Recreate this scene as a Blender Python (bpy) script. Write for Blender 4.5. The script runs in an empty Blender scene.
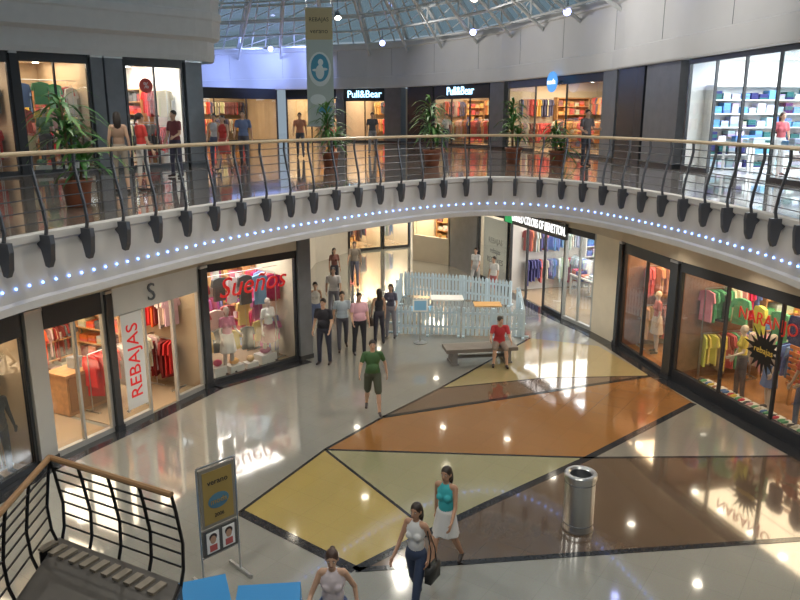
import bpy, math, random
import numpy as np
from mathutils import Vector, Matrix
random.seed(7)
sc=bpy.context.scene
# ------------------------------------------------------------------ materials
MATS={}
def mat(name,col,rough=.5,metal=0,emit=None,es=0,noise=0,nscale=4,spec=.5,coat=0):
    if name in MATS: return MATS[name]
    m=bpy.data.materials.new(name); m.use_nodes=True
    nt=m.node_tree; b=nt.nodes['Principled BSDF']
    b.inputs['Base Color'].default_value=(*col,1)
    b.inputs['Roughness'].default_value=rough
    b.inputs['Metallic'].default_value=metal
    b.inputs['Specular IOR Level'].default_value=spec
    if coat: b.inputs['Coat Weight'].default_value=coat; b.inputs['Coat Roughness'].default_value=.08
    if emit:
        b.inputs['Emission Color'].default_value=(*emit,1); b.inputs['Emission Strength'].default_value=es
    if noise:
        tc=nt.nodes.new('ShaderNodeTexCoord'); n=nt.nodes.new('ShaderNodeTexNoise'); n.inputs['Scale'].default_value=nscale
        n.inputs['Detail'].default_value=4
        r=nt.nodes.new('ShaderNodeValToRGB')
        r.color_ramp.elements[0].position=.3; r.color_ramp.elements[1].position=.7
        r.color_ramp.elements[0].color=(*[max(0,c*(1-noise)) for c in col],1)
        r.color_ramp.elements[1].color=(*[min(1,c*(1+noise)) for c in col],1)
        nt.links.new(tc.outputs['Object'],n.inputs['Vector']); nt.links.new(n.outputs['Fac'],r.inputs['Fac'])
        nt.links.new(r.outputs['Color'],b.inputs['Base Color'])
    MATS[name]=m; return m
def tilemat(name,col,joint,size=.6,rough=.12,var=.05,rot=0.6,coat=.9):
    m=bpy.data.materials.new(name); m.use_nodes=True; nt=m.node_tree; b=nt.nodes['Principled BSDF']
    tc=nt.nodes.new('ShaderNodeTexCoord'); mp=nt.nodes.new('ShaderNodeMapping'); mp.inputs['Rotation'].default_value=(0,0,rot)
    br=nt.nodes.new('ShaderNodeTexBrick'); br.offset=0; br.inputs['Scale'].default_value=1
    br.inputs['Brick Width'].default_value=size; br.inputs['Row Height'].default_value=size
    br.inputs['Mortar Size'].default_value=.004; br.inputs['Mortar Smooth'].default_value=.3
    br.inputs['Color1'].default_value=(*col,1); br.inputs['Color2'].default_value=(*[c*(1-var) for c in col],1)
    br.inputs['Mortar'].default_value=(*[c*.82 for c in col],1)
    n=nt.nodes.new('ShaderNodeTexNoise'); n.inputs['Scale'].default_value=60; n.inputs['Detail'].default_value=3
    mx=nt.nodes.new('ShaderNodeMix'); mx.data_type='RGBA'; mx.blend_type='MULTIPLY'; mx.inputs[0].default_value=.35
    n2=nt.nodes.new('ShaderNodeTexNoise'); n2.inputs['Scale'].default_value=.9
    mr=nt.nodes.new('ShaderNodeMapRange'); mr.inputs[3].default_value=rough*.8; mr.inputs[4].default_value=rough*1.5
    L=nt.links.new
    L(tc.outputs['Object'],mp.inputs['Vector']); L(mp.outputs[0],br.inputs['Vector']); L(tc.outputs['Object'],n.inputs['Vector']); L(tc.outputs['Object'],n2.inputs['Vector'])
    L(br.outputs['Color'],mx.inputs[6]); L(n.outputs['Color'],mx.inputs[7]); L(mx.outputs[2],b.inputs['Base Color'])
    L(n2.outputs['Fac'],mr.inputs[0]); L(mr.outputs[0],b.inputs['Roughness'])
    b.inputs['Specular IOR Level'].default_value=.8
    b.inputs['Coat Weight'].default_value=coat; b.inputs['Coat Roughness'].default_value=.045; b.inputs['Coat IOR'].default_value=1.7
    MATS[name]=m; return m
def glassmat(name,tint=(.93,.96,.96),refl=.1):
    m=bpy.data.materials.new(name); m.use_nodes=True; nt=m.node_tree; nt.nodes.clear()
    o=nt.nodes.new('ShaderNodeOutputMaterial'); t=nt.nodes.new('ShaderNodeBsdfTransparent'); g=nt.nodes.new('ShaderNodeBsdfGlossy')
    g.inputs['Roughness'].default_value=.02; t.inputs['Color'].default_value=(*tint,1)
    lw=nt.nodes.new('ShaderNodeLayerWeight'); lw.inputs['Blend'].default_value=.3
    mr=nt.nodes.new('ShaderNodeMapRange'); mr.inputs[3].default_value=refl*.5; mr.inputs[4].default_value=refl*4
    mx=nt.nodes.new('ShaderNodeMixShader')
    L=nt.links.new
    L(lw.outputs['Facing'],mr.inputs[0]); L(mr.outputs[0],mx.inputs[0]); L(t.outputs[0],mx.inputs[1]); L(g.outputs[0],mx.inputs[2]); L(mx.outputs[0],o.inputs[0])
    MATS[name]=m; return m
glass=glassmat('shop_glass',(.95,.97,.97),.08); roofglass=glassmat('roof_glass',(.50,.60,.62),.06)
white=mat('white_plaster',(.74,.72,.68),.6,noise=.04,nscale=2)
cream=mat('cream_plaster',(.60,.52,.40),.6,noise=.05,nscale=2)
tanw=mat('tan_plaster',(.42,.31,.2),.6,noise=.08,nscale=2)
brownw=mat('brown_wood_wall',(.22,.10,.05),.5,noise=.2,nscale=5)
fasciam=mat('fascia_paint',(.62,.60,.58),.45,noise=.04,nscale=1.5)
greyp=mat('grey_panel',(.17,.18,.20),.3,noise=.1,nscale=3)
darkp=mat('dark_panel',(.04,.043,.05),.25)
lightf=mat('light_frame',(.5,.5,.48),.35,.3)
darkst=mat('dark_stone',(.028,.03,.036),.1,noise=.3,nscale=20)
steel=mat('brushed_steel',(.55,.56,.57),.28,1)
postm=mat('rail_grey_steel',(.10,.105,.12),.4,.6)
blackm=mat('black_steel',(.02,.02,.022),.4,.3)
railtan=mat('handrail_tan',(.55,.42,.26),.35)
wood=mat('oak_wood',(.48,.25,.10),.4,noise=.25,nscale=8)
whitesteel=mat('white_steel',(.72,.75,.76),.4)
lamp=mat('lamp_warm',(1,1,1),.5,emit=(1,.9,.72),es=16)
lampc=mat('lamp_cool',(1,1,1),.5,emit=(.85,.92,1),es=16)
ledm=mat('led_blue',(.1,.2,1),.5,emit=(.16,.34,1),es=9)
bluelamp=mat('lamp_blue',(.6,.7,1),.5,emit=(.40,.45,1),es=12)
def cm(c,r=.75):
    n='cloth_%02x%02x%02x'%tuple(int(x*255) for x in c)
    return mat(n,c,r)
# ------------------------------------------------------------------ mesh builder
class MB:
    def __init__(s): s.v=[];s.f=[];s.m=[];s.mats=[];s.M=Matrix.Identity(4)
    def mi(s,m):
        if m not in s.mats: s.mats.append(m)
        return s.mats.index(m)
    def add(s,vs,fs,m):
        o=len(s.v); i=s.mi(m)
        for v in vs:
            w=s.M@Vector(v); s.v.append((w.x,w.y,w.z))
        for f in fs: s.f.append(tuple(o+k for k in f)); s.m.append(i)
    def box(s,x0,x1,y0,y1,z0,z1,m):
        vs=[(x0,y0,z0),(x1,y0,z0),(x1,y1,z0),(x0,y1,z0),(x0,y0,z1),(x1,y0,z1),(x1,y1,z1),(x0,y1,z1)]
        s.add(vs,[(3,2,1,0),(4,5,6,7),(0,1,5,4),(1,2,6,5),(2,3,7,6),(3,0,4,7)],m)
    def beam(s,p,q,w,h,m,up=(0,0,1)):
        p=Vector(p);q=Vector(q);d=(q-p)
        if d.length<1e-6: return
        d.normalize(); u=Vector(up)
        if abs(d.dot(u))>.98: u=Vector((0,1,0))
        x=d.cross(u).normalized()*w/2; y=x.cross(d).normalized()*h/2
        vs=[p-x-y,p+x-y,p+x+y,p-x+y,q-x-y,q+x-y,q+x+y,q-x+y]
        s.add(vs,[(3,2,1,0),(4,5,6,7),(0,1,5,4),(1,2,6,5),(2,3,7,6),(3,0,4,7)],m)
    def cyl(s,p,q,r0,r1,m,n=10,cap=True):
        p=Vector(p);q=Vector(q);d=(q-p).normalized(); a=Vector((1,0,0)) if abs(d.x)<.9 else Vector((0,1,0))
        x=d.cross(a).normalized(); y=d.cross(x)
        vs=[];
        for c,r in((p,r0),(q,r1)):
            for i in range(n):
                t=2*math.pi*i/n; vs.append(c+x*r*math.cos(t)+y*r*math.sin(t))
        fs=[(i,(i+1)%n,n+(i+1)%n,n+i) for i in range(n)]
        if cap: fs+= [tuple(range(n))[::-1],tuple(range(n,2*n))]
        s.add(vs,fs,m)
    def tube(s,pts,r,m,n=8,closed=False):
        P=[Vector(p) for p in pts];N=len(P);vs=[];fs=[]
        for i,p in enumerate(P):
            a=P[(i-1)%N] if (closed or i>0) else p; b=P[(i+1)%N] if (closed or i<N-1) else p
            d=(b-a).normalized(); u=Vector((0,0,1)) if abs(d.z)<.95 else Vector((0,1,0))
            x=d.cross(u).normalized(); y=x.cross(d)
            rr=r[i] if isinstance(r,(list,tuple)) else r
            for k in range(n):
                t=2*math.pi*k/n; vs.append(p+x*rr*math.cos(t)+y*rr*math.sin(t))
        for i in range(N if closed else N-1):
            j=(i+1)%N
            for k in range(n): fs.append((i*n+k,i*n+(k+1)%n,j*n+(k+1)%n,j*n+k))
        if not closed: fs+=[tuple(range(n))[::-1],tuple(range((N-1)*n,N*n))]
        s.add(vs,fs,m)
    def lathe(s,prof,c,m,n=20):
        vs=[];fs=[];K=len(prof)
        for r,z in prof:
            for i in range(n):
                t=2*math.pi*i/n; vs.append((c[0]+r*math.cos(t),c[1]+r*math.sin(t),c[2]+z))
        for j in range(K-1):
            for i in range(n): fs.append((j*n+i,j*n+(i+1)%n,(j+1)*n+(i+1)%n,(j+1)*n+i))
        s.add(vs,fs,m)
    def ell(s,c,r,m,n=10,k=6,R=None):
        vs=[];fs=[]
        for j in range(k+1):
            ph=math.pi*j/k
            for i in range(n):
                t=2*math.pi*i/n
                v=Vector((r[0]*math.sin(ph)*math.cos(t),r[1]*math.sin(ph)*math.sin(t),r[2]*math.cos(ph)))
                if R: v=R@v
                vs.append(v+Vector(c))
        for j in range(k):
            for i in range(n): fs.append((j*n+i,(j+1)*n+i,(j+1)*n+(i+1)%n,j*n+(i+1)%n))
        s.add(vs,fs,m)
    def poly(s,pts,m): s.add(pts,[tuple(range(len(pts)))],m)
    def prism(s,pts,d,m):
        n=len(pts); P=[Vector(p) for p in pts]; Q=[p+Vector(d) for p in P]
        s.add(P+Q,[tuple(range(n))[::-1],tuple(range(n,2*n))]+[(i,(i+1)%n,n+(i+1)%n,n+i) for i in range(n)],m)
    def text(s,t,size,x,y,z,m,ext=.008,rot=None,sx=1,shear=0):
        cu=bpy.data.curves.new('t','FONT'); cu.body=t; cu.size=size; cu.extrude=ext; cu.align_x='CENTER'; cu.align_y='CENTER'; cu.resolution_u=3; cu.shear=shear
        o=bpy.data.objects.new('t',cu); sc.collection.objects.link(o)
        dg=bpy.context.evaluated_depsgraph_get(); me=bpy.data.meshes.new_from_object(o.evaluated_get(dg))
        vs=[]
        for v in me.vertices:
            a=Vector((v.co.x*sx,v.co.y,v.co.z))
            if rot: a=rot@a
            vs.append((x+a.x,y-a.z,z+a.y))
        s.add(vs,[tuple(p.vertices) for p in me.polygons],m)
        bpy.data.objects.remove(o); bpy.data.meshes.remove(me); bpy.data.curves.remove(cu)
    def obj(s,name,smooth=False,loc=None,rz=0,parent=None):
        me=bpy.data.meshes.new(name); me.from_pydata(s.v,[],s.f)
        for m in s.mats: me.materials.append(m)
        me.polygons.foreach_set('material_index',s.m)
        if smooth: me.polygons.foreach_set('use_smooth',[True]*len(me.polygons))
        me.update()
        o=bpy.data.objects.new(name,me); sc.collection.objects.link(o)
        if loc: o.location=loc
        o.rotation_euler[2]=rz
        if parent: o.parent=parent
        return o
def frame(p0,p1,z=0):
    d=Vector((p1[0]-p0[0],p1[1]-p0[1],0)); L=d.length; a=math.atan2(d.y,d.x)
    return Matrix.Translation((p0[0],p0[1],z))@Matrix.Rotation(a,4,'Z'),L
def catmull(P,step,closed=False):
    P=[Vector((p[0],p[1],0)) for p in P]; N=len(P); out=[]
    for i in range(N if closed else N-1):
        g=lambda k:P[k%N] if closed else P[max(0,min(N-1,k))]
        a,b,c,d=g(i-1),g(i),g(i+1),g(i+2)
        for j in range(24):
            t=j/24
            out.append(.5*((2*b)+(-a+c)*t+(2*a-5*b+4*c-d)*t*t+(-a+3*b-3*c+d)*t**3))
    if not closed: out.append(P[-1])
    else: out.append(out[0])
    L=[0]
    for i in range(1,len(out)): L.append(L[-1]+(out[i]-out[i-1]).length)
    n=max(2,round(L[-1]/step)); res=[];k=0
    for i in range(n if closed else n+1):
        t=L[-1]*i/n
        while k<len(L)-2 and L[k+1]<t:k+=1
        q=(t-L[k])/max(1e-9,L[k+1]-L[k]); res.append(out[k].lerp(out[k+1],min(1,q)))
    return res
def light(kind,name,loc,energy,col=(1,1,1),size=.1,target=None,spot=100,sy=None,blend=.6):
    l=bpy.data.lights.new(name,kind); l.energy=energy; l.color=col
    if kind=='AREA':
        l.size=size
        if sy: l.shape='RECTANGLE'; l.size_y=sy
    else: l.shadow_soft_size=size
    if kind=='SPOT': l.spot_size=math.radians(spot); l.spot_blend=blend
    o=bpy.data.objects.new(name,l); sc.collection.objects.link(o); o.location=loc
    if target: o.rotation_euler=(Vector(target)-Vector(loc)).to_track_quat('-Z','Y').to_euler()
    return o
# ------------------------------------------------------------------ atrium edge
EDGE=[(-5.36,9.64),(-4.68,11.4),(-3.7,13.55),(-2.19,16.1),(-.3,18.4),(1.3,19.75),(2.6,20.2),(3.8,19.7),(4.85,18.2),(5.6,16.1),(6.1,13.8),(6.32,11.4),(6.2,8.5),(5.6,5.5),(4.4,2.6),(2.3,.7),(0,.3),(-2.4,.7),(-4.6,2.4),(-5.6,4.8),(-5.8,7.3)]
C0=Vector((.5,10,0))
E=catmull(EDGE,.42,True)
NE=len(E)
def nrm(P,i,closed=True):
    n=len(P); a=P[(i-1)%n];b=P[(i+1)%n]; d=(b-a).normalized(); x=Vector((-d.y,d.x,0))
    if x.dot(C0-P[i])<0:x=-x
    return x
NRM=[nrm(E,i) for i in range(NE)]
def rayout(p,R=62):
    d=(p-C0).normalized(); k=R/max(abs(d.x),abs(d.y)); return C0+d*k
upfloor=tilemat('upper_floor_tile',(.33,.28,.235),0,.6,.12)
slabc=mat('soffit_paint',(.66,.63,.58),.6,noise=.04)
b=MB(); vs=[];fs=[]
O=[rayout(p) for p in E]
for i in range(NE):
    for p,z in((E[i],5.0),(O[i],5.0)): vs.append((p.x,p.y,z))
fs=[(2*i,2*i+1,2*((i+1)%NE)+1,2*((i+1)%NE)) for i in range(NE)]
b.add(vs,fs,upfloor); b.obj('floor_upper')
b=MB(); vs=[(p.x,p.y,3.95) for q in zip(E,O) for p in q]
b.add(vs,[f[::-1] for f in fs],slabc); b.obj('ceiling_lower')
b=MB(); prof=[(0,5.0),(.05,5.03),(.09,5.0),(.09,4.9),(.03,4.86),(.03,4.12),(.07,4.08),(.07,3.97),(0,3.95)]
vs=[];K=len(prof)
for i in range(NE):
    for o,z in prof:
        p=E[i]+NRM[i]*o; vs.append((p.x,p.y,z))
fs=[(i*K+k,i*K+k+1,((i+1)%NE)*K+k+1,((i+1)%NE)*K+k) for i in range(NE) for k in range(K-1)]
b.add(vs,fs,fasciam); b.obj('trim_balcony_fascia')
LE=catmull(EDGE,.24,True); b=MB()
for i,p in enumerate(LE):
    q=p+nrm(LE,i)*.045; b.ell((q.x,q.y,4.3),(.02,.02,.02),ledm,6,4)
b.obj('led_string_lights')
# ------------------------------------------------------------------ balcony railing
b=MB(); RP=catmull(EDGE,.75,True)
pr=[(-.02,4.95),(.16,4.93),(.20,5.1),(.17,5.35),(.10,5.65),(.05,5.9),(.06,6.07)]
for i,p in enumerate(RP):
    n=nrm(RP,i); t=Vector((-n.y,n.x,0))*.014
    fin=[(.02,4.98),(.27,4.98),(.28,4.86),(.25,4.62),(.2,4.52),(.14,4.54),(.09,4.78),(.02,4.86)]
    pts=[p+n*o+Vector((0,0,z))-t*3 for o,z in fin]; b.prism(pts,t*6,postm)
    P=[p+n*o+Vector((0,0,z)) for o,z in pr]
    for k in range(len(P)-1):
        a=P[k];c=P[k+1]; dx=n*.022
        b.add([a-dx-t,a+dx-t,a+dx+t,a-dx+t,c-dx-t,c+dx-t,c+dx+t,c-dx+t],[(3,2,1,0),(4,5,6,7),(0,1,5,4),(1,2,6,5),(2,3,7,6),(3,0,4,7)],postm)
for o,z in((.19,5.17),(.175,5.33),(.14,5.49),(.10,5.65),(.07,5.81),(.05,5.95)):
    b.tube([E[i]+NRM[i]*o+Vector((0,0,z)) for i in range(NE)],.009,postm,5,True)
b.tube([E[i]+NRM[i]*.06+Vector((0,0,6.1)) for i in range(NE)],.034,railtan,8,True)
b.obj('balcony_railing')
# ------------------------------------------------------------------ ground floor
tl=tilemat('tile_light',(.37,.37,.34),0,.6,.08)
ty=tilemat('tile_yellow',(.55,.42,.14),0,.6,.09)
tg=tilemat('tile_greenish',(.41,.39,.23),0,.6,.09)
to=tilemat('tile_orange',(.42,.19,.06),0,.6,.09)
tb=tilemat('tile_brown',(.15,.10,.068),0,.6,.09)
tb2=tilemat('tile_brown_wedge',(.22,.13,.075),0,.6,.09)
tp=tilemat('tile_pale_yellow',(.52,.42,.21),0,.6,.09)
tlb=tilemat('tile_grey',(.33,.31,.27),0,.6,.09)
b=MB()
b.poly([(-30,-10,0),(30,-10,0),(30,60,0),(-30,60,0)],tl)
def fp(P,m,z=.003): b.poly([(x,y,z) for x,y in P],m)
A=(-2.75,11.45);B=(-1.53,13.9);Cc=(.49,10.83);D=(-.67,9.78);F1=(3.75,13.53);G1=(1.58,11.76);H1=(-.38,15.59);I1=(6.54,18.3);J1=(6.95,16.4);K1=(8.05,13.6);L1=(8.9,10.9)
M1=(1.0,17.4);N1=(3.76,18.15);O1=(3.98,21.7);Q1=(5.86,20.9)
fp([A,D,Cc,B],ty); fp([B,Cc,G1,F1],tg); fp([B,F1,J1,I1,H1],to); fp([H1,I1,N1,M1],tb2); fp([M1,N1,I1,Q1,O1],tp)
fp([D,L1,K1,F1,G1,Cc],tb); fp([F1,K1,J1],tlb)
def ln(P,w=.05):
    for i in range(len(P)-1):
        b.beam((*P[i],.0045),(*P[i+1],.0045),w,.003,darkst)
ln([D,A],.18);ln([A,B],.06);ln([B,H1,M1,O1],.07);ln([B,Cc],.06);ln([D,Cc,G1,F1,J1],.16);ln([B,F1,K1],.07);ln([H1,I1],.13);ln([M1,N1,I1],.05);ln([D,L1],.12)
LEFT=[(-8.1,9.6),(-7.55,11.3),(-6.95,13.2),(-6.05,14.95),(-4.75,17.6),(-2.71,19.7)]
RIGHT=[(3.2,30.7),(4.2,28.05),(5.42,24.0),(6.07,22.35),(6.42,21.05),(6.95,18.15),(8.35,13.1),(9.2,9.5)]
for LL in (LEFT,RIGHT):
    for i in range(len(LL)-1):
        p=Vector((*LL[i],.004));q=Vector((*LL[i+1],.004)); d=(q-p).normalized(); n=Vector((d.y,-d.x,0))
        b.beam(p+n*.2,q+n*.2,.4,.003,darkst)
b.obj('floor')
# ------------------------------------------------------------------ shop kit
PALS={'warm':[(.6,.08,.05),(.7,.35,.12),(.6,.5,.36),(.2,.08,.06),(.45,.22,.1),(.1,.1,.15)],
'mix':[(.55,.04,.08),(.06,.18,.45),(.65,.6,.5),(.04,.04,.05),(.1,.35,.18),(.65,.3,.35),(.65,.5,.08),(.3,.12,.06)],
'pink':[(.6,.15,.25),(.7,.62,.6),(.5,.04,.1),(.2,.28,.5),(.75,.5,.2),(.10,.08,.1),(.45,.06,.25)],
'dark':[(.06,.06,.08),(.15,.15,.2),(.35,.10,.07),(.4,.36,.3),(.15,.07,.05)],
'cool':[(.12,.2,.5),(.65,.68,.7),(.06,.08,.25),(.4,.45,.5),(.6,.12,.12),(.7,.7,.7)],
'tech':[(.65,.68,.72),(.1,.25,.5),(.03,.04,.06),(.4,.5,.6),(.3,.33,.36)],
'red':[(.55,.02,.02),(.65,.06,.04),(.6,.5,.4),(.2,.02,.02),(.06,.06,.06)]}
def jit(c,rng): return tuple(round(min(1,v*rng.uniform(.8,1.2))*12)/12*.95+.01 for v in c)
def garment(b,M,w,h,m,th=.045):
    s=b.M; b.M=s@M
    o=[(-.10*w,0),(-.5*w,-.06*h),(-.62*w,-.36*h),(-.48*w,-.40*h),(-.40*w,-.2*h),(-.44*w,-h),(.44*w,-h),(.40*w,-.2*h),(.48*w,-.40*h),(.62*w,-.36*h),(.5*w,-.06*h),(.10*w,0)]
    b.prism([(x,-th/2,z) for x,z in o],(0,th,0),m)
    b.M=s
def rack(b,x0,x1,y,z0,zt,pal,rng,step=.085,hh=None):
    b.cyl((x0,y,zt),(x1,y,zt),.014,.014,steel,6)
    for x in (x0,x1): b.cyl((x,y,z0),(x,y,zt),.014,.014,steel,6); b.box(x-.02,x+.02,y-.22,y+.22,z0,z0+.03,steel)
    x=x0+.06; c=rng.choice(PALS[pal]); run=0
    while x<x1-.04:
        if run<=0: c=rng.choice(PALS[pal]); run=rng.randint(1,4)
        run-=1
        h=(hh or rng.uniform(.75,1.05))*rng.uniform(.8,1)
        garment(b,Matrix.Translation((x,y,zt-.05))@Matrix.Rotation(math.pi/2+rng.uniform(-.5,.5),4,'Z'),.42,h,cm(jit(c,rng)))
        x+=step*rng.uniform(.8,1.3)
def shelves(b,x0,x1,y0,y1,z0,z1,n,pal,rng,mw):
    b.box(x0,x0+.03,y0,y1,z0,z1,mw); b.box(x1-.03,x1,y0,y1,z0,z1,mw); b.box(x0+.03,x1-.03,y1-.02,y1,z0,z1,mw)
    for k in range(n+1):
        z=z0+.04+(z1-z0-.08)*k/n; b.box(x0+.03,x1-.03,y0,y1-.02,z-.015,z+.015,mw)
        if k<n:
            x=x0+.08
            while x<x1-.3:
                w=rng.uniform(.2,.28); hh=(z1-z0)/n*rng.uniform(.35,.75); c=rng.choice(PALS[pal]); nn=3
                for q in range(nn):
                    b.box(x+rng.uniform(0,.01),x+w,y0+.03,y1-.05,z+.016+hh*q/nn,z+.012+hh*(q+1)/nn,cm(jit(c,rng)))
                x+=w+.05
def table(b,cx,cy,w,d,h,pal,rng,mw):
    b.box(cx-w/2,cx+w/2,cy-d/2,cy+d/2,h-.05,h,mw)
    for sx in(-1,1):
        for sy in(-1,1): b.box(cx+sx*(w/2-.05)-.03,cx+sx*(w/2-.05)+.03,cy+sy*(d/2-.05)-.03,cy+sy*(d/2-.05)+.03,0,h-.05,mw)
    x=cx-w/2+.06
    while x<cx+w/2-.25:
        for yy in(cy-d/2+.05,cy+.03):
            c=rng.choice(PALS[pal]); k=rng.randint(2,5)
            for q in range(k): b.box(x,x+.24,yy+rng.uniform(0,.02),yy+d/2-.1,h+.002+q*.035,h+.033+q*.035,cm(jit(c,rng)))
        x+=.3
SN=[0]
Tr=Matrix.Translation
def shop(p0,p1,z0=0,H=3.1,depth=4,wallm=cream,floorm=None,frame_m=darkp,n=3,plinth=.12,gh=2.65,head=darkp,open_=None,energy=90,col=(1,.86,.66),pal='mix',kit=('rack','shelf'),noglass=False,lights=3,wm=None,side=None,nw=''):
    SN[0]+=1; rng=random.Random(SN[0]*11)
    M,L=frame(p0,p1,z0)
    floorm=floorm or mat('shop_floor',(.40,.30,.20),.2)
    b=MB(); b.M=M; e=.06
    b.box(0,L,e,depth,.008,.02,floorm)
    b.box(0,L,depth-.05,depth,.02,H,wallm)
    if '0' not in nw: b.box(0,.06,e,depth-.05,.02,H,wallm)
    if '1' not in nw: b.box(L-.06,L,e,depth-.05,.02,H,wallm)
    b.box(.06,L-.06,e,depth-.05,H-.06,H,white)
    for i in range(lights):
        for j in range(3):
            cx=L*(i+.5)/lights; cy=.7+(depth-1.2)*j/2.2
            b.cyl((cx,cy,H-.085),(cx,cy,H-.06),.09,.09,lamp if col[2]<.8 else lampc,10)
    b.obj('shop_interior')
    b=MB(); b.M=M
    b.box(0,.07,0,.1,0,H,frame_m); b.box(L-.07,L,0,.1,0,H,frame_m)
    b.box(.07,L-.07,-.02,.12,gh,H,head)
    xs=[.07+(L-.14)*i/n for i in range(n+1)]
    for i in range(n):
        isopen=open_ is not None and i in open_
        if i>0: b.box(xs[i]-.025,xs[i]+.025,.01,.09,.0,gh,frame_m)
        if not isopen:
            b.box(xs[i],xs[i+1],0,.11,0,plinth,frame_m)
            if not noglass: b.box(xs[i],xs[i+1],.045,.055,plinth,gh,glass)
    b.obj('shopfront')
    wm=wm or wood
    if side:
        S=M@Tr((L-.62,depth-.7,0))@Matrix.Rotation(-math.pi/2,4,'Z') if side[0]=='L' else M@Tr((.62,.55,0))@Matrix.Rotation(math.pi/2,4,'Z')
        Ls=depth-1.25
        if side[0]=='L': a0,a1,s0,s1=Ls*.52,Ls,0,Ls*.48
        else: a0,a1,s0,s1=0,Ls*.48,Ls*.52,Ls
        if len(side)>1: s0,s1=0,Ls
        else:
            b=MB(); b.M=S; rack(b,a0,a1,.25,.021,1.3,pal,rng); rack(b,a0,a1,.3,.021,2.45,pal,rng,hh=.85); b.obj('clothing_rack')
        b=MB(); b.M=S; shelves(b,s0,s1,.1,.52,.021,2.5,6,pal,rng,wm); b.obj('display_shelf')
    if 'rack' in kit:
        b=MB(); b.M=M
        x1=L*.48 if 'shelf' in kit else L-.3
        rack(b,.3,x1,depth-.5,.021,1.45,pal,rng); rack(b,.3,x1,depth-.42,.021,2.55,pal,rng,hh=.85)
        b.obj('clothing_rack')
    if 'shelf' in kit:
        b=MB(); b.M=M
        shelves(b,L*.52 if 'rack' in kit else .2,L-.2,depth-.5,depth-.08,.021,2.5,6,pal,rng,wm); b.obj('display_shelf')
    if 'table' in kit:
        b=MB(); b.M=M@Tr((0,0,.021)); table(b,L*.5,depth*.4,min(1.8,L*.5),.9,.8,pal,rng,wm); b.obj('display_table')
    if 'midrack' in kit:
        for fx0,fx1,fy in((.12,.45,.42),(.55,.9,.45),(.2,.5,.66),(.58,.88,.7)):
            b=MB(); b.M=M; rack(b,L*fx0,L*fx1,depth*fy,.021,1.4,pal,rng); b.obj('clothing_rack')
    if 'row' in kit:
        b=MB(); b.M=M; rack(b,.35,L-.35,1.25,.021,1.4,pal,rng); b.obj('clothing_rack')
    if 'window' in kit:
        b=MB(); b.M=M
        y=.75; b.cyl((.1,y,2.6),(L-.1,y,2.6),.012,.012,steel,6)
        for zt,hh,y in((2.5,.75,.7),(1.75,.6,.85),(1.15,.6,.65)):
            x=.32
            while x<L-.28:
                c=rng.choice(PALS[pal]); zz=zt+rng.uniform(-.1,.05)
                b.cyl((x,y,zz-.01),(x,.75,2.6),.004,.004,steel,4)
                garment(b,Tr((x,y,zz))@Matrix.Rotation(rng.uniform(-.4,.4),4,'Z'),rng.uniform(.34,.46),hh*rng.uniform(.8,1.1),cm(jit(c,rng)),.09)
                x+=rng.uniform(.36,.5)
        b.obj('hanging_clothes_display')
        b=MB(); b.M=M; x=.3
        while x<L-.5:
            w=rng.uniform(.3,.5);h=rng.uniform(.15,.4); b.box(x,x+w,.3,.3+w*.8,.021,h,white)
            c=rng.choice(PALS[pal]); b.ell((x+w/2,.3+w*.4,h+.09),(w*.33,w*.3,.09),cm(jit(c,rng)),10,6); x+=w+.12
        b.obj('display_plinth')
    c=M@Vector((L/2,depth*.45,H-.12))
    l=light('AREA','shop_light',c,energy*1.3,col,L*.75,target=c-Vector((0,0,1)),sy=depth*.7)
    l.rotation_euler=(0,0,math.atan2(p1[1]-p0[1],p1[0]-p0[0]))
    return M,L
def lerp(a,b,t): return (a[0]+(b[0]-a[0])*t,a[1]+(b[1]-a[1])*t)
def wallseg(name,P,z0,z1,m,th=.12,off=0,extra=None):
    b=MB()
    for i in range(len(P)-1):
        M,L=frame(P[i],P[i+1]); b.M=M; b.box(0,L,off,off+th,z0,z1,m)
    return b.obj(name)
def column(P0,P1,z0,z1,m=greyp,name='pillar',d=.35):
    M,L=frame(P0,P1); b=MB(); b.M=M; b.box(0,L,-.08,d,z0,z1,m); b.box(-.02,L+.02,-.1,d,z0,z0+.12,darkp); b.box(-.01,L+.01,-.09,d,z1-.06,z1,steel)
    b.obj(name)
# left lower
shop((-7.55,11.3),(-6.98,13.15),col=(1,.80,.55),n=2,pal='dark',kit=('rack',),energy=60,side='L',wallm=tanw)
column((-6.98,13.15),(-6.83,13.5),0,3.1,lightf)
M2,L2=shop((-6.83,13.5),(-6.12,14.8),n=2,pal='dark',kit=('rack',),energy=75,col=(1,.80,.55),lights=2,nw='1',frame_m=lightf,depth=4.5,wallm=tanw)
column((-6.12,14.8),(-6.05,14.95),0,3.1,darkp,d=.12)
M3,L3=shop((-6.05,14.95),(-4.85,17.4),n=3,pal='red',kit=('rack','row'),energy=115,col=(1,.82,.6),open_=[1],head=white,gh=2.5,side='L',nw='0',frame_m=lightf,depth=4.5,wallm=tanw)
column((-4.85,17.4),(-4.75,17.6),0,3.1,darkp,d=.12)
M4,L4=shop((-4.75,17.6),(-2.8,19.62),n=1,pal='pink',kit=('rack','window'),energy=95,col=(1,.92,.82),head=darkp,gh=2.9,wallm=cream,side='L',depth=3.6)
column((-2.8,19.62),(-2.5,19.9),0,3.95,greyp)
redm=mat('sign_red',(.7,.02,.02),.5,emit=(.8,.02,.02),es=.25); whitem=mat('sign_white',(.85,.85,.83),.5)
b=MB(); b.M=M3; b.text('S',.55,L3*.42,-.035,2.8,greyp,.012); b.obj('shop_sign')
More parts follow.
